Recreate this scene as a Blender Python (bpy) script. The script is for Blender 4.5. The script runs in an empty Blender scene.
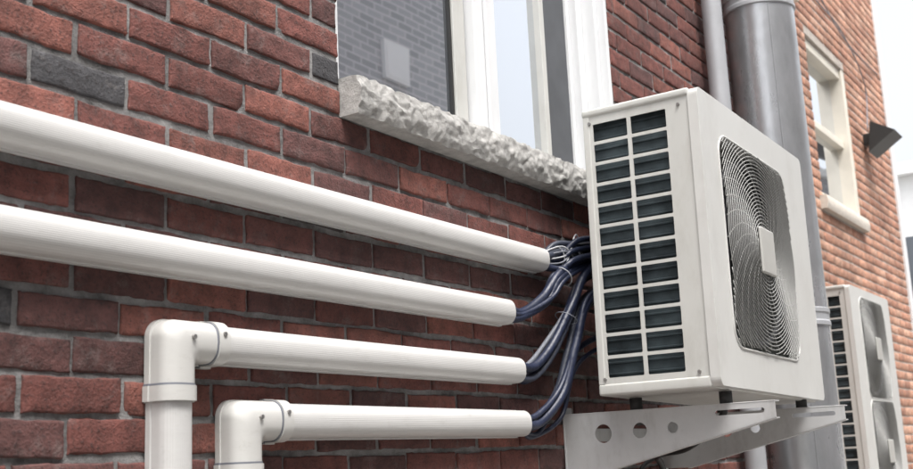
import bpy, bmesh, math, random
import numpy as np
from mathutils import Vector, Euler, Matrix
random.seed(7); rng=np.random.default_rng(11)
S=bpy.context.scene
COL=S.collection
# ------------------------------------------------------------------ helpers
def empty(name, loc=(0,0,0), rot=(0,0,0)):
    e=bpy.data.objects.new(name,None); e.location=loc; e.rotation_euler=rot; COL.objects.link(e); return e
def obj(name, verts, faces, mat=None, parent=None, smooth=False):
    me=bpy.data.meshes.new(name); me.from_pydata([tuple(v) for v in verts],[],[tuple(f) for f in faces]); me.update()
    if smooth: me.shade_smooth()
    o=bpy.data.objects.new(name,me); COL.objects.link(o)
    if mat: me.materials.append(mat)
    if parent: o.parent=parent
    return o
def bevel(o,w,seg=2,ang=35):
    m=o.modifiers.new('bev','BEVEL'); m.width=w; m.segments=seg; m.limit_method='ANGLE'; m.angle_limit=math.radians(ang)
    o.data.shade_smooth()
    n=o.modifiers.new('wn','WEIGHTED_NORMAL'); n.keep_sharp=True
    return o
def box(name,x0,x1,y0,y1,z0,z1,mat,parent=None,bev=0,seg=2):
    v=[(x,y,z) for x in (x0,x1) for y in (y0,y1) for z in (z0,z1)]
    f=[(0,1,3,2),(4,6,7,5),(0,4,5,1),(2,3,7,6),(0,2,6,4),(1,5,7,3)]
    o=obj(name,v,f,mat,parent)
    if bev: bevel(o,bev,seg)
    return o
def catmull(pts,n=10):
    P=[Vector(p) for p in pts]; P=[P[0]*2-P[1]]+P+[P[-1]*2-P[-2]]; out=[]
    for i in range(1,len(P)-2):
        for k in range(n):
            t=k/n; a,b,c,d=P[i-1],P[i],P[i+1],P[i+2]
            out.append(.5*((2*b)+(-a+c)*t+(2*a-5*b+4*c-d)*t*t+(-a+3*b-3*c+d)*t**3))
    out.append(P[-2]); return out
def tube_data(path,r,n=10,closed=False,V=None,F=None,cap=True):
    if V is None: V=[];F=[]
    base=len(V); m=len(path); up=None
    for i,p in enumerate(path):
        if closed: t=(path[(i+1)%m]-path[i-1])
        else: t=path[min(i+1,m-1)]-path[max(i-1,0)]
        t=t.normalized()
        if up is None:
            up=Vector((0,0,1)) if abs(t.z)<.9 else Vector((1,0,0))
        a=(up-t*up.dot(t)).normalized(); b=t.cross(a); up=a
        rr=r[i] if hasattr(r,'__len__') else r
        for k in range(n):
            an=2*math.pi*k/n; V.append(p+a*rr*math.cos(an)+b*rr*math.sin(an))
    seg=m if closed else m-1
    for i in range(seg):
        j=(i+1)%m
        for k in range(n):
            k2=(k+1)%n
            F.append((base+i*n+k,base+i*n+k2,base+j*n+k2,base+j*n+k))
    if cap and not closed:
        F.append(tuple(base+k for k in reversed(range(n)))); F.append(tuple(base+(m-1)*n+k for k in range(n)))
    return V,F
def tube(name,path,r,mat,parent=None,n=12,smoothpath=True):
    p=catmull(path) if smoothpath else [Vector(q) for q in path]
    V,F=tube_data(p,r,n); return obj(name,V,F,mat,parent,True)
def rrect(x0,x1,z0,z1,r,n=6):
    out=[]
    for cx,cz,a0 in ((x1-r,z1-r,0),(x0+r,z1-r,90),(x0+r,z0+r,180),(x1-r,z0+r,270)):
        for k in range(n+1):
            a=math.radians(a0+90*k/n); out.append((cx+r*math.cos(a),cz+r*math.sin(a)))
    return out
def panel(name,outer,holes,place,thick,mat,parent=None,bev=0):
    """flat sheet with holes; place(u,v)->xyz"""
    bm=bmesh.new(); edges=[]
    for loop in [outer]+holes:
        vs=[bm.verts.new(place(*p)) for p in loop]
        for i in range(len(vs)): edges.append(bm.edges.new((vs[i],vs[(i+1)%len(vs)])))
    bmesh.ops.triangle_fill(bm,use_beauty=True,use_dissolve=False,edges=edges)
    bmesh.ops.recalc_face_normals(bm,faces=bm.faces)
    me=bpy.data.meshes.new(name); bm.to_mesh(me); bm.free()
    o=bpy.data.objects.new(name,me); COL.objects.link(o); me.materials.append(mat)
    if parent: o.parent=parent
    s=o.modifiers.new('sol','SOLIDIFY'); s.thickness=thick; s.offset=0
    if bev:
        m=o.modifiers.new('bev','BEVEL'); m.width=bev; m.segments=2; m.limit_method='ANGLE'; m.angle_limit=math.radians(50)
    return o
# ------------------------------------------------------------------ materials
def mat(name):
    m=bpy.data.materials.new(name); m.use_nodes=True; nt=m.node_tree; b=nt.nodes['Principled BSDF']; return m,nt,b
def N(nt,t,**k):
    n=nt.nodes.new(t)
    for a,v in k.items(): setattr(n,a,v)
    return n
def ramp(nt,fac,stops):
    r=N(nt,'ShaderNodeValToRGB'); e=r.color_ramp.elements
    while len(e)<len(stops): e.new(.5)
    for i,(p,c) in enumerate(stops):
        e[i].position=p; e[i].color=(c,c,c,1) if not hasattr(c,'__len__') else (*c,1)
    nt.links.new(fac,r.inputs['Fac']); return r
def noise(nt,scale,detail=4,rough=.6,co=None,mapscale=None):
    n=N(nt,'ShaderNodeTexNoise'); n.inputs['Scale'].default_value=scale; n.inputs['Detail'].default_value=detail; n.inputs['Roughness'].default_value=rough
    tc=N(nt,'ShaderNodeTexCoord'); src=tc.outputs['Object']
    if mapscale:
        mp=N(nt,'ShaderNodeMapping'); mp.inputs['Scale'].default_value=mapscale; nt.links.new(src,mp.inputs['Vector']); src=mp.outputs['Vector']
    nt.links.new(src,n.inputs['Vector']); return n
def mixc(nt,fac,a,b,mode='MIX'):
    m=N(nt,'ShaderNodeMix',data_type='RGBA',blend_type=mode)
    for i,s in ((0,fac),(6,a),(7,b)):
        if hasattr(s,'is_linked') or hasattr(s,'links'): nt.links.new(s,m.inputs[i])
        elif i==0: m.inputs[0].default_value=s
        else: m.inputs[i].default_value=(*s,1)
    return m.outputs[2]
def bump(nt,b,h,strength,dist,prev=None):
    n=N(nt,'ShaderNodeBump'); n.inputs['Strength'].default_value=strength; n.inputs['Distance'].default_value=dist
    nt.links.new(h,n.inputs['Height'])
    if prev: nt.links.new(prev,n.inputs['Normal'])
    nt.links.new(n.outputs['Normal'],b.inputs['Normal']); return n.outputs['Normal']
def simple(name,col,rough=.5,metal=0,var=.12,vscale=6,bs=0,bscale=200,bd=.001,dirt=None):
    m,nt,b=mat(name); b.inputs['Roughness'].default_value=rough; b.inputs['Metallic'].default_value=metal
    n=noise(nt,vscale); r=ramp(nt,n.outputs['Fac'],[(.3,1-var),(.7,1+var*.3)])
    c=mixc(nt,1,col,r.outputs['Color'],'MULTIPLY')
    if dirt:
        n2=noise(nt,dirt[1],6,.7,mapscale=(1,1,.45)); r2=ramp(nt,n2.outputs['Fac'],[(.5,0),(.75,dirt[2])]); c=mixc(nt,r2.outputs['Color'],c,dirt[0])
    nt.links.new(c,b.inputs['Base Color'])
    if bs: bump(nt,b,noise(nt,bscale).outputs['Fac'],bs,bd)
    return m
def brickmat(name):
    m,nt,b=mat(name); b.inputs['Roughness'].default_value=.82
    a=N(nt,'ShaderNodeAttribute',attribute_name='bcol')
    n=noise(nt,28,5,.65); r=ramp(nt,n.outputs['Fac'],[(.28,.50),(.5,1.0),(.75,1.5)])
    c=mixc(nt,1,a.outputs['Color'],r.outputs['Color'],'MULTIPLY')
    n2=noise(nt,150,3,.7); r2=ramp(nt,n2.outputs['Fac'],[(.54,0),(.66,.65)]); c=mixc(nt,r2.outputs['Color'],c,(.028,.02,.02))
    # mortar smears left on the faces
    n3=noise(nt,11,7,.8); r3=ramp(nt,n3.outputs['Fac'],[(.54,0),(.72,.5)]); c=mixc(nt,r3.outputs['Color'],c,(.22,.20,.19))
    n4=noise(nt,2.2,5,.6,mapscale=(1.6,1,.5)); r4=ramp(nt,n4.outputs['Fac'],[(.35,.68),(.6,1.05)]); c=mixc(nt,1,c,r4.outputs['Color'],'MULTIPLY')
    nt.links.new(c,b.inputs['Base Color'])
    p=bump(nt,b,n2.outputs['Fac'],.8,.004)
    bump(nt,b,n.outputs['Fac'],.7,.005,p)
    return m
M_brick=brickmat('brick')
def mortarmat(name,c0,c1):
    m,nt,b=mat(name); b.inputs['Roughness'].default_value=.95
    n=noise(nt,6,8,.8); r=ramp(nt,n.outputs['Fac'],[(.36,c0),(.64,c1)]); nt.links.new(r.outputs['Color'],b.inputs['Base Color'])
    bump(nt,b,noise(nt,160,5,.75).outputs['Fac'],.9,.006); return m
M_mortar=mortarmat('mortar',(.09,.087,.085),(.36,.355,.35))
M_mortar2=mortarmat('mortar_light',(.36,.33,.30),(.54,.48,.43))
def plastic(name,col,ribs):
    m,nt,b=mat(name); b.inputs['Roughness'].default_value=.30
    n=noise(nt,5,6,.7,mapscale=(.4,1,3)); r=ramp(nt,n.outputs['Fac'],[(.3,.90),(.65,1.0)])
    c=mixc(nt,1,col,r.outputs['Color'],'MULTIPLY')
    n2=noise(nt,40,6,.75,mapscale=(.35,1,1)); r2=ramp(nt,n2.outputs['Fac'],[(.57,0),(.82,.40)]); c=mixc(nt,r2.outputs['Color'],c,(.26,.245,.22))
    nt.links.new(c,b.inputs['Base Color'])
    if ribs:
        w=N(nt,'ShaderNodeTexWave',wave_type='BANDS',bands_direction='Z' if ribs=='Z' else 'X',wave_profile='SIN'); w.inputs['Scale'].default_value=88
        tc=N(nt,'ShaderNodeTexCoord'); nt.links.new(tc.outputs['Object'],w.inputs['Vector'])
        bump(nt,b,w.outputs['Fac'],.26,.0008)
    return m
M_pipeH=plastic('pvc_cover_horizontal',(.56,.555,.545),'Z')
M_pipeV=plastic('pvc_cover_vertical',(.56,.555,.545),'X')
M_fit=plastic('pvc_fitting',(.54,.535,.515),None)
M_unit=simple('unit_paint',(.52,.52,.495),.38,0,.06,3,.15,300,.0005,((.30,.28,.24),12,.3))
M_unit2=simple('unit_paint_front',(.57,.57,.55),.36,0,.05,3,.1,300,.0005,((.34,.32,.29),9,.25))
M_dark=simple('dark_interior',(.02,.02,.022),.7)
M_wire=simple('grille_wire',(.30,.30,.29),.45,.2)
M_blade=simple('fan_blade',(.045,.045,.05),.5)
M_badge=simple('badge',(.44,.435,.41),.4)
M_brk=simple('bracket_paint',(.52,.525,.525),.45,.1,.08,10,0,0,0,((.22,.20,.18),15,.4))
M_rub=simple('rubber',(.03,.03,.03),.8)
M_frame=simple('window_frame_vinyl',(.70,.71,.72),.35,0,.05,5)
M_frame2=simple('window_frame_cream',(.66,.62,.54),.5,0,.08,5)
M_panesheet=simple('dark_pane_sheet',(.085,.09,.10),.7,0,.3,4)  # flat dark tone for the sheet added in the right pane
M_ins=simple('insulation_blue',(.018,.024,.052),.42,0,.35,30,.5,90,.003,((.085,.095,.13),25,.45))
M_ins2=simple('insulation_grey',(.045,.052,.075),.45,0,.3,30,.5,90,.003)
M_tie=simple('cable_tie',(.40,.41,.43),.4)
M_cableg=simple('cable_grey',(.17,.18,.21),.5)
M_black=simple('black_metal',(.02,.02,.02),.5)
M_screw=simple('screw',(.35,.34,.33),.35,.8)
def stone(name,c0,c1):
    m,nt,b=mat(name); b.inputs['Roughness'].default_value=.88
    n=noise(nt,22,9,.75); r=ramp(nt,n.outputs['Fac'],[(.32,c0),(.66,c1)]); nt.links.new(r.outputs['Color'],b.inputs['Base Color'])
    p=bump(nt,b,noise(nt,45,8,.75).outputs['Fac'],.9,.008); return m
M_stone=stone('limestone',(.27,.265,.255),(.50,.49,.47))
M_stone2=stone('limestone_warm',(.50,.46,.41),(.64,.59,.52))
m,nt,b=mat('galvanised_steel'); b.inputs['Metallic'].default_value=.7
n=noise(nt,7,6,.65,mapscale=(1,1,.35)); r=ramp(nt,n.outputs['Fac'],[(.3,(.32,.33,.34)),(.7,(.52,.53,.55))]); nt.links.new(r.outputs['Color'],b.inputs['Base Color'])
r=ramp(nt,n.outputs['Fac'],[(.3,.36),(.7,.24)]); nt.links.new(r.outputs['Color'],b.inputs['Roughness']); bump(nt,b,noise(nt,3,3).outputs['Fac'],.3,.02)
M_galv=m
M_downp=simple('downpipe_paint',(.40,.41,.43),.45,.2,.12,8)
m,nt,b=mat('heat_exchanger_fins'); b.inputs['Metallic'].default_value=.5; b.inputs['Roughness'].default_value=.4
tc=N(nt,'ShaderNodeTexCoord'); w=N(nt,'ShaderNodeTexWave',wave_type='BANDS',bands_direction='Y'); w.inputs['Scale'].default_value=110; nt.links.new(tc.outputs['Object'],w.inputs['Vector'])
n=noise(nt,7,4,.6); r=ramp(nt,n.outputs['Fac'],[(.35,(.028,.038,.044)),(.7,(.11,.145,.16))]); c=mixc(nt,1,r.outputs['Color'],ramp(nt,w.outputs['Fac'],[(0,.35),(1,1.2)]).outputs['Color'],'MULTIPLY')
nt.links.new(c,b.inputs['Base Color']); bump(nt,b,w.outputs['Fac'],.6,.002); M_coil=m
def glassmat(name,dark,fac):
    m,nt,b=mat(name); nt.nodes.remove(b); out=nt.nodes['Material Output']
    d=N(nt,'ShaderNodeBsdfDiffuse'); d.inputs['Color'].default_value=(*dark,1)
    g=N(nt,'ShaderNodeBsdfGlossy'); g.inputs['Roughness'].default_value=.015; g.inputs['Color'].default_value=(.93,.96,1,1)
    mx=N(nt,'ShaderNodeMixShader'); lw=N(nt,'ShaderNodeLayerWeight'); lw.inputs['Blend'].default_value=fac
    nn=noise(nt,1.6,1,.4); bp=N(nt,'ShaderNodeBump'); bp.inputs['Strength'].default_value=.05; bp.inputs['Distance'].default_value=.02; nt.links.new(nn.outputs['Fac'],bp.inputs['Height']); nt.links.new(bp.outputs['Normal'],g.inputs['Normal'])
    nt.links.new(lw.outputs['Facing'],mx.inputs[0]); nt.links.new(d.outputs[0],mx.inputs[1]); nt.links.new(g.outputs[0],mx.inputs[2]); nt.links.new(mx.outputs[0],out.inputs['Surface']); return m
M_glass=glassmat('window_glass',(.09,.10,.115),.70)
def brickshader(name,c1,c2,mo):
    m,nt,b=mat(name); b.inputs['Roughness'].default_value=.9
    tc=N(nt,'ShaderNodeTexCoord'); mp=N(nt,'ShaderNodeMapping'); mp.inputs['Rotation'].default_value=(math.radians(90),0,0); nt.links.new(tc.outputs['Object'],mp.inputs['Vector'])
    k=N(nt,'ShaderNodeTexBrick'); k.inputs['Color1'].default_value=(*c1,1); k.inputs['Color2'].default_value=(*c2,1); k.inputs['Mortar'].default_value=(*mo,1)
    k.inputs['Scale'].default_value=1; k.inputs['Brick Width'].default_value=.30; k.inputs['Row Height'].default_value=.10; k.inputs['Mortar Size'].default_value=.012
    nt.links.new(mp.outputs['Vector'],k.inputs['Vector']); nt.links.new(k.outputs['Color'],b.inputs['Base Color']); return m
M_opp=brickshader('grey_brick',(.26,.27,.29),(.36,.37,.39),(.50,.50,.51))
M_opp2=brickshader('dark_brick',(.12,.11,.11),(.18,.16,.16),(.25,.25,.25))
# ------------------------------------------------------------------ brick generator (walls facing -Y)
def bricks(name,X0,X1,Z0,Z1,y,phaseX,phaseZ,L,H,mo,openings,colf,detail,parent,matl):
    V=[];F=[];C=[];nv=0
    course=H+mo; pitch=L+mo
    k0=math.floor((Z0-phaseZ)/course); k1=math.ceil((Z1-phaseZ)/course)
    for k in range(k0,k1):
        zt=phaseZ+k*course; zb=zt-H
        if zt>Z1 or zb<Z0: 
            continue
        off=phaseX+(pitch/2 if k%2 else 0)+random.uniform(-.008,.008)
        i0=math.floor((X0-off)/pitch)-1; i1=math.ceil((X1-off)/pitch)+1
        for i in range(i0,i1):
            a=off+i*pitch; b_=a+L
            segs=[(max(a,X0),min(b_,X1))]
            for (ox0,ox1,oz0,oz1) in openings:
                if zt>oz0+.012 and zb<oz1:
                    ns=[]
                    for s in segs:
                        if s[1]<=ox0 or s[0]>=ox1: ns.append(s)
                        else:
                            if s[0]<ox0: ns.append((s[0],ox0))
                            if s[1]>ox1: ns.append((ox1,s[1]))
                    segs=ns
            for (xa,xb) in segs:
                if xb-xa<.02: continue
                det=detail(xa,zb)
                nx,nz=(max(3,int((xb-xa)/.014)),6) if det else (3,3)
                j=.0016
                xa2=xa+random.uniform(-j,j)*1.8; xb2=xb+random.uniform(-j,j)*1.8; zb2=zb+random.uniform(-j,j)*1.2; zt2=zt+random.uniform(-j,j)*1.2
                if random.random()<.08: zt2-=.004
                r=.004
                us=np.concatenate([[0,r*.35],np.linspace(r,(xb2-xa2)-r,nx-1),[(xb2-xa2)-r*.35,(xb2-xa2)]]) if det else np.array([0,r,(xb2-xa2)-r,(xb2-xa2)])
                vs=np.concatenate([[0,r*.35],np.linspace(r,(zt2-zb2)-r,nz-1),[(zt2-zb2)-r*.35,(zt2-zb2)]]) if det else np.array([0,r,(zt2-zb2)-r,(zt2-zb2)])
                nu,nw=len(us),len(vs)
                U,W=np.meshgrid(us,vs,indexing='ij')
                eu=np.minimum(U,(xb2-xa2)-U); ew=np.minimum(W,(zt2-zb2)-W)
                e=np.clip(np.minimum(eu,ew)/r,0,1)
                Y=y+random.uniform(-.0018,.0018)+r*(1-np.sqrt(1-(1-e)**2))+random.uniform(-.008,.008)*(U-L/2)+random.uniform(-.02,.02)*(W-H/2)
                if det: 
                    Y=Y+rng.normal(0,.0006,Y.shape)
                    edge=(e<.99)
                    wob=np.convolve(rng.normal(0,.0028,nu+4),np.ones(5)/5,'valid')
                    U=U+np.where(edge,rng.normal(0,.0007,Y.shape),0); W=W+np.where(edge,rng.normal(0,.0007,Y.shape),0)+wob[:,None]
                    if random.random()<.16:
                        cu=random.choice([0,xb2-xa2]); cw_=random.choice([0,zt2-zb2])
                        dd=np.sqrt((U-cu)**2+(W-cw_)**2); Y=Y+np.clip(.018-dd,0,.018)*.5
                P=np.stack([xa2+U,Y,zb2+W],-1).reshape(-1,3)
                ring=[(a_,0) for a_ in range(nu)]+[(nu-1,c_) for c_ in range(1,nw)]+[(a_,nw-1) for a_ in range(nu-2,-1,-1)]+[(0,c_) for c_ in range(nw-2,0,-1)]
                ridx=[a_*nw+c_ for a_,c_ in ring]
                B=P[ridx].copy(); B[:,1]=y+.02
                V.append(P);V.append(B)
                n1=len(P);m_=len(ridx)
                for a_ in range(nu-1):
                    for c_ in range(nw-1):
                        q=nv+a_*nw+c_; F.append((q,q+nw,q+nw+1,q+1))
                for t in range(m_):
                    t2=(t+1)%m_; F.append((nv+ridx[t],nv+n1+t,nv+n1+t2,nv+ridx[t2]))
                c=colf((xa+xb)/2,(zt+zb)/2)
                C.append(np.tile(np.array([*c,1.0]),(n1+m_,1)))
                nv+=n1+m_
    V=np.concatenate(V);C=np.concatenate(C).astype(np.float32)
    me=bpy.data.meshes.new(name); me.from_pydata(V.tolist(),[],F); me.update(); me.shade_smooth()
    at=me.attributes.new('bcol','FLOAT_COLOR','POINT'); at.data.foreach_set('color',C.ravel())
    me.materials.append(matl); o=bpy.data.objects.new(name,me); COL.objects.link(o); o.parent=parent; return o
forced=[(1.238,.715),(2.02,.93),(1.10,.29)]
def col1(x,z):
    for fx,fz in forced:
        if abs(x-fx)<.108 and abs(z-fz)<.036: return (.050,.049,.053)
    t=random.random()
    if t<.03: c=(.065,.052,.052)
    elif t<.25: c=(.100,.042,.038)
    elif t<.6: c=(.155,.053,.043)
    elif t<.87: c=(.198,.071,.054)
    else: c=(.13,.049,.042)
    s=random.uniform(.85,1.15); return tuple(v*s for v in c)
def col2(x,z):
    t=random.random()
    c=(.46,.24,.16) if t<.5 else (.39,.19,.125) if t<.85 else (.52,.30,.21)
    s=random.uniform(.88,1.12); return tuple(v*s for v in c)
# ------------------------------------------------------------------ house 1
GZ=-1.5
house=empty('brick_house')
OX0,OX1,OZ0,OZ1=1.98,3.55,.915,2.45
WX0,WX1,WZ1=-2.2,5.3,6.0
bricks('wall_bricks',WX0,WX1,GZ,WZ1,0.0,1.135,.745,.204,.0598,.0115,[(OX0,OX1,OZ0-.10,OZ1)],col1,lambda x,z:x>.7 and -.15<z<2.4,house,M_brick)
my=.0055
box('wall_core_left',WX0,OX0-.001,my,.28,GZ,WZ1,M_mortar,house)
box('wall_core_right',OX1+.001,WX1,my,.28,GZ,WZ1,M_mortar,house)
box('wall_core_below',OX0-.001,OX1+.001,my,.28,GZ,OZ0-.06,M_mortar,house)
box('wall_core_above',OX0-.001,OX1+.001,my,.28,OZ1,WZ1,M_mortar,house)
box('wall_side_right',WX1-.3,WX1-.002,.281,8,GZ,WZ1,M_opp2,house)
box('roof',WX0-.3,WX1+.1,-.12,8.2,WZ1,WZ1+.25,M_opp2,house)
def rocksill(name,x0,x1,yf,yb,z0,z1,matl,parent,amp=.010,d=.005):
    from mathutils import noise as mn
    nx=int((x1-x0)/d); nz=max(4,int((z1-z0)/d)); ny=max(3,int((yb-yf)/.02))
    bm=bmesh.new()
    prof=[(yb,z0)]+[(yf+(yb-yf)*(1-t/ny),z0) for t in range(1,ny)]+[(yf,z0+(z1-z0)*t/nz) for t in range(nz+1)]+[(yf+(yb-yf)*t/ny,z1) for t in range(1,ny+1)]
    rows=[]
    for i in range(nx+1):
        x=x0+(x1-x0)*i/nx; row=[]
        for (yy,zz) in prof:
            p=Vector((x,yy,zz))
            front=max(0,1-(yy-yf)/.022)
            dd,_=mn.voronoi(Vector((x*24+mn.noise(Vector((x*20,zz*24,0)))*.9,zz*30,1.3)))
            h=(dd[1]-dd[0])*.7-.25+mn.noise(Vector((x*24,zz*30,4)))*.55+mn.noise(Vector((x*60,zz*70,9)))*.35+mn.noise(Vector((x*130,zz*140,2)))*.15
            tz=(zz-z0)/(z1-z0); dome=4*tz*(1-tz)
            p.y-=front*(amp*h+.010*dome-.004)
            if front>.3: p.z+=mn.noise(Vector((x*26,tz*2,7)))*.006+mn.noise(Vector((x*70,tz*2,3)))*.002
            row.append(bm.verts.new(p))
        rows.append(row)
    for i in range(nx):
        for j in range(len(prof)-1):
            bm.faces.new((rows[i][j],rows[i+1][j],rows[i+1][j+1],rows[i][j+1]))
    bm.faces.new(rows[0]); bm.faces.new(list(reversed(rows[-1])))
    bmesh.ops.recalc_face_normals(bm,faces=bm.faces)
    me=bpy.data.meshes.new(name); bm.to_mesh(me); bm.free(); me.shade_smooth(); me.materials.append(matl)
    o=bpy.data.objects.new(name,me); COL.objects.link(o); o.parent=parent
    es=o.modifiers.new('es','EDGE_SPLIT'); es.split_angle=math.radians(38)
    return o
rocksill('stone_sill',1.985,3.66,-.055,.16,.820,.916,M_stone,house)
zt=OZ1-.002
def wb(n,x0,x1,y0,y1,z0,z1,m=M_frame,b=.003): return box(n,x0,x1,y0,y1,z0,z1,m,house,b)
zs=.919
wb('window_jamb_right',3.528,3.547,.004,.20,zs,zt)
wb('window_brickmould_right',3.505,3.527,.035,.20,zs,zt)
wb('window_frame_right',3.462,3.504,.085,.20,zs,zt)
wb('window_jamb_left',1.983,2.02,.03,.20,zs,zt)
wb('window_bottom_rail',2.021,3.461,.100,.20,zs,zs+.035)
wb('window_head',2.021,3.461,.06,.20,zt-.06,zt)
wb('sash_left_stile_a',2.021,2.07,.112,.19,zs+.036,zt-.062)
wb('sash_left_stile_b',2.672,2.735,.112,.19,zs+.036,zt-.062,M_unit)
wb('sash_left_gasket',2.662,2.6715,.120,.19,zs+.036,zt-.062,M_black,0)
wb('window_mullion',2.742,2.87,.082,.199,zs+.036,zt-.062)
wb('window_mullion_lip',2.795,2.807,.070,.0815,zs+.04,zt-.065)
wb('sash_right_stile_a',2.8705,2.90,.115,.19,zs+.036,zt-.062)
wb('sash_right_gasket',2.9005,2.906,.122,.19,zs+.036,zt-.062,M_black,0)
wb('sash_right_meeting_stile',3.215,3.245,.105,.19,zs+.036,zt-.062,M_unit)
wb('sash_right_stile_b',3.44,3.461,.115,.19,zs+.036,zt-.062)
box('glass_left',2.07,2.661,.130,.136,zs+.03,zt-.05,M_glass,house)
box('glass_right',2.907,3.215,.130,.136,zs+.03,zt-.05,M_glass,house)
box('dark_pane_sheet',3.245,3.44,.126,.129,zs+.03,zt-.05,M_panesheet,house)  # added dark sheet standing in for the pane's dark curtain/reflection strip
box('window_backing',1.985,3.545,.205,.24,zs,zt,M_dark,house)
# ------------------------------------------------------------------ house 2 (set back)
h2=empty('brick_house')
Y2=.6
O2=(8.60,9.80,1.90,3.25)
bricks('wall_bricks',5.6,11.3,GZ,7,Y2,5.9,.72,.215,.068,.013,[(O2[0],O2[1],O2[2]-.11,O2[3])],col2,lambda x,z:False,h2,M_brick)
ym=Y2+.006
box('wall_core_left',5.35,O2[0]-.001,ym,Y2+.3,GZ,7,M_mortar2,h2)
box('wall_core_right',O2[1]+.001,11.3,ym,Y2+.3,GZ,7,M_mortar2,h2)
box('wall_core_below',O2[0]-.001,O2[1]+.001,ym,Y2+.3,GZ,O2[2]-.11,M_mortar2,h2)
box('wall_core_above',O2[0]-.001,O2[1]+.001,ym,Y2+.3,O2[3],7,M_mortar2,h2)
box('corner_trim',11.302,11.42,Y2-.02,Y2+.3,GZ,7,M_frame,h2,.005)
box('wall_end',11.1,11.35,Y2+.301,9,GZ,7,M_opp,h2)
rocksill('stone_sill',O2[0]-.08,O2[1]+.02,Y2-.05,Y2+.15,1.79,1.895,M_stone2,h2,.004,.02)
def wb2(n,x0,x1,y0,y1,z0,z1,m=M_frame2,b=.004): return box(n,x0,x1,y0,y1,z0,z1,m,h2,b)
a,b_,c,d=O2
wb2('window_frame_left',a+.002,a+.08,Y2+.03,Y2+.2,c,d-.003)
wb2('window_frame_right',b_-.09,b_-.002,Y2+.01,Y2+.2,c,d-.003)
wb2('window_frame_head',a+.081,b_-.091,Y2+.03,Y2+.2,d-.09,d-.003)
wb2('window_frame_bottom',a+.081,b_-.091,Y2+.03,Y2+.2,c,c+.06)
wb2('window_rail',a+.081,b_-.091,Y2+.06,Y2+.2,c+.63,c+.69)
box('glass',a+.08,b_-.09,Y2+.12,Y2+.126,c+.05,d-.08,M_glass,h2)
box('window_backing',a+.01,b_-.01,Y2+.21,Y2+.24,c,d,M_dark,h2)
# ------------------------------------------------------------------ houses across the alley
def opp(x0,x1,y,z,matl,wins):
    e=empty('neighbour_house')
    box('walls',x0,x1,y-8,y,GZ,z,matl,e); box('roof_parapet',x0-.1,x1+.1,y-8.1,y+.1,z,z+.25,M_stone,e)
    for (wx,wz,w,h,gl) in wins:
        box('window_surround',wx-w/2,wx+w/2,y+.002,y+.06,wz-h/2,wz+h/2,M_frame,e)
        if gl: box('window_glass',wx-w/2+.08,wx+w/2-.08,y+.061,y+.07,wz-h/2+.08,wz+h/2-.08,M_glass,e)
        else: box('closed_blind',wx-w/2+.04,wx+w/2-.04,y+.061,y+.065,wz-h/2+.04,wz+h/2-.04,M_frame,e)
    return e
opp(-9,12.9,-6,7.5,M_opp,[(10.85,5.0,.5,.5,0),(7.5,5.0,1,1.5,1),(7.5,1.5,1,1.5,1),(10.5,1.0,1.2,1.5,1),(3,1,1,1.5,1),(3,5,1,1.5,1),(-1,5,1,1.5,1),(-1,1,1,1.5,1)])  # house known from its reflection; stretched left, unseen, to block low sky
opp(30,40,-6,8.5,M_opp2,[(32.5,5,.9,1.4,1),(32.5,1,.9,1.4,1),(35.5,5,.9,1.4,1)])
fb=empty('white_building')
box('walls',30,42,-1.5,14,GZ,6.8,M_frame,fb); box('roof',29.7,42.3,-1.8,14.3,6.8,7.1,M_frame,fb)
for zz in (.6,3.6):
    for k in range(4): box('window',29.96,30.0,0+k*3,1.4+k*3,zz,zz+1.6,M_glass,fb)
obj('ground',[(-300,-300,GZ),(300,-300,GZ),(300,300,GZ),(-300,300,GZ)],[(0,1,2,3)],simple('concrete_ground',(.30,.29,.27),.9,0,.2,1.2,.4,30,.01))
# ------------------------------------------------------------------ pipe covers
def prof(h,d,n=9):
    r=.029; pts=[(0,0),(0,-.012),(.0025,-.0125)]
    for k in range(n+1):
        a=math.radians(90*k/n); pts.append((.0025+r-r*math.cos(a), -(d-r)-r*math.sin(a)))
    e=[]
    for k in range(n+1):
        a=math.radians(90-90*k/n); e.append((h-.0025-r+r*math.cos(a), -(d-r)-r*math.sin(a)))
    mid=[(h*.5,-d-.0006)]
    return pts+mid+e+[(h-.0025,-.0125),(h,-.012),(h,0)]
def loft(name,secs,pf,h,matl,parent,grow=0.0,yoff=-.001):
    V=[];F=[];n=len(pf)
    for (pi,po) in secs:
        pi=Vector((pi[0],0,pi[1]));po=Vector((po[0],0,po[1])); dr=(po-pi)
        for (u,yy) in pf:
            t=u/h; V.append(pi+dr*t+Vector((0,yy*(1+grow)+yoff,0)))
    for i in range(len(secs)-1):
        for j in range(n-1): F.append((i*n+j,i*n+j+1,(i+1)*n+j+1,(i+1)*n+j))
    o=obj(name,V,F,matl,parent,True)
    bm=bmesh.new(); bm.from_mesh(o.data); bmesh.ops.recalc_face_normals(bm,faces=bm.faces)
    f0=max(bm.faces,key=lambda f:-f.calc_center_median().y)
    if f0.normal.y>0: bmesh.ops.reverse_faces(bm,faces=bm.faces)
    bm.to_mesh(o.data); bm.free()
    s=o.modifiers.new('sol','SOLIDIFY'); s.thickness=.0025; s.offset=-1
    es=o.modifiers.new('es','EDGE_SPLIT'); es.split_angle=math.radians(50)
    return o
H=.076; D=.060; PF=prof(H,D)
def hcover(zb,x0,x1,parent,dz=0):
    n=40; secs=[((x0+(x1-x0)*i/n,zb+dz*i/n),(x0+(x1-x0)*i/n,zb+H+dz*i/n)) for i in range(n+1)]
    return loft('cover',secs,PF,H,M_pipeH,parent)
c1=empty('pipe_cover'); hcover(.543,-1.6,2.868,c1,.001)
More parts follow.
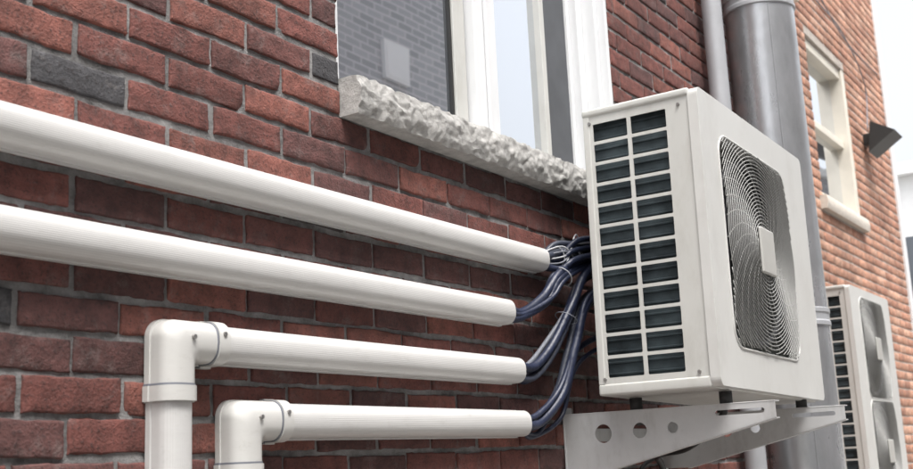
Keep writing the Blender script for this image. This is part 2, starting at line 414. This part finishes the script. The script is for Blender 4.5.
c2=empty('pipe_cover'); hcover(.371,-1.6,2.652,c2,-.001)
def corner(zt,xl,xr_end,name='pipe_cover'):
    e=empty(name); Hh=H; g=.004
    w=Hh+2*g; R=.036; ri=.010; leg=.155
    ix,iz=xl+w,zt-w
    secs=[]
    secs.append(((ix,zt-leg),(xl,zt-leg)))
    secs.append(((ix,iz-ri-.004),(xl,iz-ri-.004)))
    nseg=12
    for k in range(nseg+1):
        a=math.radians(90*k/nseg)
        po=(xl+R-R*math.cos(a),zt-R+R*math.sin(a))
        pi=(ix+ri-ri*math.cos(a),iz-ri+ri*math.sin(a))
        secs.append((pi,po))
    secs.append(((xl+leg,iz),(xl+leg,zt)))
    loft('elbow',secs,PF,H,M_fit,e,.07,-.001)
    g2=.0035
    loft('collar_side',[((xl+leg-.030,iz-g2),(xl+leg-.030,zt+g2)),((xl+leg-.002,iz-g2),(xl+leg-.002,zt+g2))],PF,H,M_fit,e,.13,-.001)
    loft('collar_bottom',[((ix+g2,zt-leg+.002),(xl-g2,zt-leg+.002)),((ix+g2,zt-leg+.030),(xl-g2,zt-leg+.030))],PF,H,M_fit,e,.13,-.001)
    loft('collar_rim_side',[((xl+leg-.034,iz-.0018),(xl+leg-.034,zt+.0018)),((xl+leg-.0305,iz-.0018),(xl+leg-.0305,zt+.0018))],PF,H,M_cableg,e,.085,-.001)
    loft('collar_rim_bottom',[((ix+.0018,zt-leg+.0305),(xl-.0018,zt-leg+.0305)),((ix+.0018,zt-leg+.034),(xl-.0018,zt-leg+.034))],PF,H,M_cableg,e,.085,-.001)
    zb=iz+g
    n=30; x0=xl+leg-.03
    secs=[((x0+(xr_end-x0)*i/n,zb),(x0+(xr_end-x0)*i/n,zb+H)) for i in range(n+1)]
    loft('cover',secs,PF,H,M_pipeH,e)
    z1=zt-leg+.03; xa=xl+g
    secs=[((xa+H,z1+(GZ+.02-z1)*i/12),(xa,z1+(GZ+.02-z1)*i/12)) for i in range(13)]
    loft('leg',secs,PF,H,M_pipeV,e)
    for (sx,sz) in ((xl+leg-.017,zt-.026),(xl+.06,zt-.036)):
        V,F=tube_data([Vector((sx,-D*1.07,sz)),Vector((sx,-D*1.07-.007,sz))],.0045,10); obj('screw',V,F,M_screw,e)
    return e
corner(.290,1.395,2.690)
corner(.145,1.572,2.705)
# ------------------------------------------------------------------ refrigerant lines
rl=empty('refrigerant_lines')
def line(name,pts,r,m=M_ins): return tube(name,pts,r,m,rl,12)
k=0
def bundle(start,mid,end,rs,mats,spread=.014):
    global k
    for i,(r,m_) in enumerate(zip(rs,mats)):
        a=2*math.pi*i/len(rs)+k
        ox=lambda s:Vector((0,math.cos(a)*s*.8,math.sin(a)*s))
        pts=[Vector(start)+Vector((-.06,0,0))+ox(spread*.9),Vector(start)+ox(spread)]
        for q in mid: pts.append(Vector(q)+ox(spread*random.uniform(.8,1.7))+Vector((random.uniform(-.012,.012),0,random.uniform(-.012,.012))))
        pts.append(Vector(end)+ox(spread*1.2))
        line('line_%d'%k,pts,r,m_); k+=1
I,G=M_ins,M_ins2
bundle((2.87,-.032,.582),[(2.95,-.045,.60),(3.05,-.07,.625)],(3.35,-.10,.66),[.013,.013,.011,.008],[I,G,I,M_cableg],.017)
bundle((2.87,-.032,.575),[(2.93,-.06,.56),(3.0,-.09,.60)],(3.35,-.12,.68),[.010,.008],[I,I],.012)
bundle((2.87,-.032,.585),[(2.94,-.06,.63),(3.02,-.09,.66)],(3.35,-.12,.70),[.009,.009],[G,I],.012)
bundle((2.655,-.03,.405),[(2.73,-.035,.405),(2.84,-.05,.46),(2.95,-.07,.55)],(3.3,-.09,.66),[.013,.012,.010,.007],[I,I,G,I],.016)
bundle((2.69,-.03,.245),[(2.77,-.035,.25),(2.87,-.05,.32),(2.95,-.075,.44),(3.05,-.09,.56)],(3.35,-.1,.62),[.013,.013,.009,.007],[I,I,G,M_cableg],.017)
bundle((2.705,-.03,.100),[(2.79,-.035,.11),(2.89,-.05,.19),(2.96,-.075,.34),(3.05,-.09,.48)],(3.4,-.1,.58),[.013,.012,.009,.007],[I,G,I,I],.017)
bundle((2.705,-.03,.095),[(2.77,-.035,.085),(2.90,-.05,.14),(3.0,-.075,.30)],(3.4,-.1,.42),[.009,.007],[I,I],.010)
def tie(c,n,r,m=M_tie):
    c=Vector(c);n=Vector(n).normalized();a=n.orthogonal().normalized();b=n.cross(a)
    P=[c+a*r*math.cos(t*2*math.pi/24)+b*r*math.sin(t*2*math.pi/24) for t in range(24)]
    V,F=tube_data(P,.0016,6,True); obj('cable_tie',V,F,m,rl,True)
tie((2.935,-.043,.597),(1,-.1,.2),.034); tie((3.0,-.06,.61),(1,-.2,.25),.037,M_cableg); tie((2.93,-.066,.535),(1,-.2,.8),.032); tie((2.93,-.07,.41),(.5,-.2,1),.034,M_cableg)
for a in range(5):
    line('wire_%d'%a,[(2.86,-.03,.60-.01*a),(2.93,-.075,.625-.015*a),(3.0,-.085,.59+.02*a),(3.06,-.08,.65-.01*a),(3.2,-.1,.66)],.0026,M_cableg if a%2 else M_tie)
tube('drain_hose',[(3.30,-.40,.19),(3.30,-.38,.10),(3.34,-.25,.02),(3.45,-.10,.0),(3.60,-.05,-.06),(3.62,-.03,-.3),(3.62,-.03,-1.4)],.011,M_black,rl,10)
tube('spare_cable',[(3.40,-.02,.14),(3.30,-.05,.03),(3.22,-.06,-.06),(3.35,-.05,-.10),(3.5,-.04,-.02),(3.9,-.03,.02),(4.3,-.02,.0)],.008,M_black,rl,10)
# ------------------------------------------------------------------ AC unit
def ac(loc,rot,Wd,Dp,Ht,rows,fans,holes_side):
    e=empty('air_conditioner',loc,(0,rot,0))
    fp=.030
    y1=-(Dp-fp)
    hs=[]; s0,s1,zz0,zz1=holes_side
    cw=(s1-s0-.012)/2; rh=(zz1-zz0)/rows
    for cidx in range(2):
        ya=s0+cidx*(cw+.012)
        for r_ in range(rows):
            za=zz0+r_*rh
            hs.append(rrect(ya,ya+cw,za+.0048,za+rh-.0048,.004,3))
    panel('side_grille',rrect(.002,-y1,.025,Ht-.02,.004,2),hs,lambda u,v:(.004,-u,v),.004,M_unit,e)
    box('heat_exchanger',.024,.05,y1+.02,-.012,.03,Ht-.03,M_coil,e)
    for r_ in range(rows*2):
        z=zz0+(r_+.5)*(zz1-zz0)/(rows*2)
        V,F=tube_data([Vector((.022,-.02,z)),Vector((.022,y1+.03,z))],.0035,6); obj('coil_tube',V,F,M_coil,e)
    box('back_coil',.055,Wd-.02,-.03,-.006,.03,Ht-.03,M_coil,e)
    box('right_side',Wd-.012,Wd-.001,y1,-.001,.025,Ht-.02,M_unit,e,.003)
    box('top_cover',-.004,Wd+.004,y1-.004,.004,Ht-.024,Ht,M_unit,e,.008,3)
    box('base_pan',-.002,Wd+.002,y1-.002,.002,0,.032,M_unit,e,.006)
    box('corner_post_back',-.001,.014,-.020,.001,.03,Ht-.022,M_unit,e,.003)
    cx=fans[0]; r=fans[1]; cz=fans[2]
    hl=[rrect(cx-r,cx+r,z-r*1.03,z+r*1.03,r*.20,8) for z in cz]
    panel('front_panel',rrect(-.003,Wd+.003,.003,Ht-.002,.022,6),hl,lambda u,v:(u,-(Dp-fp/2),v),fp,M_unit2,e,.006)
    box('front_shadow_strip',.01,Wd-.01,y1-.0005,y1+.004,.03,.05,M_dark,e)  # solid dark strip stands in for shade behind the front panel
    for z in cz:
        P=[Vector((u,-Dp-.0005,v)) for u,v in rrect(cx-r-.004,cx+r+.004,z-r*1.03-.004,z+r*1.03+.004,r*.22,8)]
        V,F=tube_data(P,.0035,8,True); obj('grille_rim',V,F,M_unit2,e,True)
        V=[];F=[]
        def inside(u,v):
            u=abs(u);v=abs(v)/1.03; rr=r*.20
            if u>r or v>r: return False
            if u>r-rr and v>r-rr: return (u-r+rr)**2+(v-r+rr)**2<rr*rr
            return True
        yy=-Dp-.003
        rad=.045
        while rad<r*1.40:
            n_=110; run=[]
            pts=[(rad*math.cos(2*math.pi*t/n_),rad*math.sin(2*math.pi*t/n_)) for t in range(n_)]
            ok=[inside(*p) for p in pts]
            bulge=-.012*(1-(rad/(r*1.4))**2)
            if all(ok): tube_data([Vector((cx+p[0],yy+bulge,z+p[1])) for p in pts],.0016,5,True,V,F)
            else:
                st=next((t for t in range(n_) if not ok[t]),0)
                for t in range(st,st+n_+1):
                    if ok[t%n_]: run.append(Vector((cx+pts[t%n_][0],yy+bulge,z+pts[t%n_][1])))
                    else:
                        if len(run)>1: tube_data(run,.0016,5,False,V,F)
                        run=[]
            rad+=.0115
        for s_ in range(28):
            a0=2*math.pi*s_/28; run=[]
            for t in range(30):
                rr=.03+(r*1.4-.03)*t/29; a_=a0+.9*(rr/r)**1.0
                u,v=rr*math.cos(a_),rr*math.sin(a_)
                if not inside(u,v): break
                run.append(Vector((cx+u,yy+.003-.012*(1-(rr/(r*1.4))**2),z+v)))
            tube_data(run,.0022,5,False,V,F)
        obj('fan_grille',V,F,M_wire,e,True)
        box('badge',cx-.062,cx+.062,-Dp-.026,-Dp-.014,z-.072,z+.072,M_badge,e,.006)
        P=[Vector((cx+r*.93*math.cos(2*math.pi*t/48),-Dp+.035,z+r*.93*math.sin(2*math.pi*t/48))) for t in range(48)]
        V,F=tube_data(P,.012,8,True); obj('fan_shroud',V,F,M_blade,e,True)
        V=[];F=[]
        for bl in range(3):
            a0=bl*2*math.pi/3; nb=len(V); nr,na=8,10
            for i in range(nr+1):
                rr=.05+(r*.86-.05)*i/nr
                for j in range(na+1):
                    a_=a0+(j/na)*1.45+.35*(i/nr)
                    V.append((cx+rr*math.cos(a_),-Dp+.055+.06*(j/na),z+rr*math.sin(a_)))
            for i in range(nr):
                for j in range(na): F.append((nb+i*(na+1)+j,nb+(i+1)*(na+1)+j,nb+(i+1)*(na+1)+j+1,nb+i*(na+1)+j+1))
        obj('fan_blades',V,F,M_blade,e,True)
        V,F=tube_data([Vector((cx,-Dp+.03,z)),Vector((cx,-Dp+.12,z))],.055,24); obj('fan_hub',V,F,M_blade,e,True)
    for (u,v) in ((-.02,.045),(y1+.03,.045),(-.02,Ht-.045),(y1+.03,Ht-.045)):
        V,F=tube_data([Vector((.002,u,v)),Vector((-.003,u,v))],.005,10); obj('screw',V,F,M_screw,e)
    return e
TL=math.radians(1.2)
ac((2.893,-.18,.172),TL,.965,.362,.85,12,(.435,.300,[.43]),(.030,.262,.044,.806))
ac((6.95,.335,-.42),0,1.0,.25,1.39,18,(.50,.30,[.38,1.02]),(.03,.185,.06,1.33))
def bracket(x,ytip,ywall,ztop,zb,n,e):
    Ln=ywall-ytip
    outer=[(0.004,zb),(.10,zb),(Ln,ztop-.045),(Ln,ztop-.003),(.004,ztop-.003)]
    hs=[]
    for t,rr in ((.13,.027),(.245,.022),(.345,.016)):
        zc=ztop-.066+.026*t; hs.append([(t*Ln/.64+rr*math.cos(a*math.pi/10),zc+rr*math.sin(a*math.pi/10)) for a in range(20)])
    hs.append(rrect(Ln-.17,Ln-.03,ztop-.032,ztop-.018,.0065,3))
    panel('arm_%d'%n,outer,hs,lambda u,v:(x,ywall-u,v),.004,M_brk,e)
    box('arm_flange_top_%d'%n,x-.003,x+.038,ytip,ywall-.004,ztop-.003,ztop,M_brk,e,.001)
    y0_,y1_=ywall-.10,ytip; z0_,z1_=zb,ztop-.045
    V=[(x-.001,y0_,z0_),(x+.03,y0_,z0_),(x+.03,y1_,z1_),(x-.001,y1_,z1_)]; V+=[(a,b,c-.003) for a,b,c in V]
    obj('arm_flange_bottom_%d'%n,V,[(0,1,2,3),(7,6,5,4),(0,4,5,1),(1,5,6,2),(2,6,7,3),(3,7,4,0)],M_brk,e)
    box('wall_plate_%d'%n,x-.006,x+.05,ywall-.006,ywall-.002,zb-.05,ztop+.02,M_brk,e,.001)
    for q in (.62,.2):
        yy=ywall-Ln*.98+Ln*q
        V,F=tube_data([Vector((x+.019,yy,ztop)),Vector((x+.019,yy,ztop+.034))],.018,16); obj('rubber_foot',V,F,M_rub,e,True)
b1=empty('wall_bracket')
bracket(3.0,-.645,0,.132,-.045,1,b1); bracket(3.70,-.645,0,.132,-.045,2,b1)
box('cross_rail',3.051,3.693,-.03,-.004,.05,.09,M_brk,b1,.002)
b2=empty('wall_bracket')
bracket(7.1,-.05,Y2,-.46,-.70,1,b2); bracket(7.75,-.05,Y2,-.46,-.70,2,b2)
# ------------------------------------------------------------------ duct & downpipe
dv=empty('ventilation_duct')
dx,dy,dr=4.77,-.19,.152
V,F=tube_data([Vector((dx,dy,z)) for z in np.linspace(GZ,6.6,60)],dr,64,cap=False); obj('duct',V,F,M_galv,dv,True)
for z in (1.93,.50,-.8,3.6):
    P=[(0,0),(.007,.004),(.007,.02),(.003,.026),(.003,.052),(.007,.058),(.007,.074),(0,.078)]
    V=[];F=[];n_=64
    for (rr,zz) in P:
        for t in range(n_): V.append((dx+(dr+rr)*math.cos(2*math.pi*t/n_),dy+(dr+rr)*math.sin(2*math.pi*t/n_),z+zz))
    for i in range(len(P)-1):
        for t in range(n_): F.append((i*n_+t,i*n_+(t+1)%n_,(i+1)*n_+(t+1)%n_,(i+1)*n_+t))
    obj('joint_collar',V,F,M_downp,dv)
    box('duct_strap',dx-.02,dx+.02,dy+dr+.002,-.003,z+.03,z+.05,M_galv,dv)
V,F=tube_data([Vector((dx-.128,dy-.081,z)) for z in (GZ,6.6)],.003,6); obj('seam',V,F,M_galv,dv)
dp=empty('downpipe')
V,F=tube_data([Vector((4.50,-.065,z)) for z in np.linspace(GZ,6,20)],.043,28,cap=False); obj('pipe',V,F,M_downp,dp,True)
for z in (1.2,2.6):
    V,F=tube_data([Vector((4.50,-.065,z)),Vector((4.50,-.065,z+.05))],.048,28); obj('pipe_clip',V,F,M_downp,dp,True)
fl=empty('flood_light',(10.25,Y2,2.68))
V=[(-.16,-.30,.04),(.16,-.30,.04),(.16,-.10,.16),(-.16,-.10,.16),(-.16,-.06,-.12),(.16,-.06,-.12)]
obj('hood',V,[(0,1,2,3),(0,4,5,1),(3,2,5,4),(0,3,4),(1,5,2)],M_black,fl)
box('mount',-.05,.05,-.12,-.003,-.02,.08,M_black,fl,.004)
ow=empty('overhead_wires')
tube('wire_1',[(7.6,.52,4.1),(8.5,.45,3.55),(9.4,.5,3.45),(10.2,.55,3.5),(11.2,.6,3.6)],.005,M_cableg,ow,8)
tube('wire_2',[(7.6,.52,3.6),(8.3,.40,3.35),(9.2,.45,3.40),(10.4,.57,3.3),(10.25,.56,2.8)],.005,M_cableg,ow,8)
jb=box('junction_box',7.9,8.1,Y2-.12,Y2-.004,3.30,3.55,M_frame2,None,.01)
# ------------------------------------------------------------------ world, sun, camera
sel=math.radians(64); 
sdir=Vector((-.55,-1,0)).normalized(); sdir=Vector((sdir.x*math.cos(sel),sdir.y*math.cos(sel),math.sin(sel)))
w=bpy.data.worlds.new('World'); S.world=w; w.use_nodes=True; nt=w.node_tree
sky=nt.nodes.new('ShaderNodeTexSky'); sky.sky_type='NISHITA'; sky.sun_disc=False; sky.sun_elevation=sel
sky.sun_rotation=math.atan2(sdir.x,sdir.y); sky.air_density=1.0; sky.dust_density=8; sky.ozone_density=.6
hs=nt.nodes.new('ShaderNodeHueSaturation'); hs.inputs['Saturation'].default_value=.22; hs.inputs['Value'].default_value=2.7
nt.links.new(sky.outputs[0],hs.inputs['Color'])
bg=nt.nodes['Background']; nt.links.new(hs.outputs[0],bg.inputs[0]); bg.inputs[1].default_value=.15
sd=bpy.data.lights.new('sun','SUN'); sd.energy=1.5; sd.angle=math.radians(10); sd.color=(1,.97,.93)
so=bpy.data.objects.new('sun',sd); COL.objects.link(so); so.rotation_euler=sdir.to_track_quat('Z','Y').to_euler()
cd=bpy.data.cameras.new('camera'); co=bpy.data.objects.new('camera',cd); COL.objects.link(co)
co.location=(0,-1.6,0); co.rotation_euler=[math.radians(a) for a in (101.651,2.610,-56.459)]
cd.sensor_width=36; cd.lens=1116.8/913*36; cd.clip_end=1000; cd.clip_start=.05
cd.dof.use_dof=True; cd.dof.focus_distance=2.8; cd.dof.aperture_fstop=6.3
S.camera=co
S.view_settings.view_transform='Standard'; S.view_settings.look='None'; S.view_settings.exposure=0
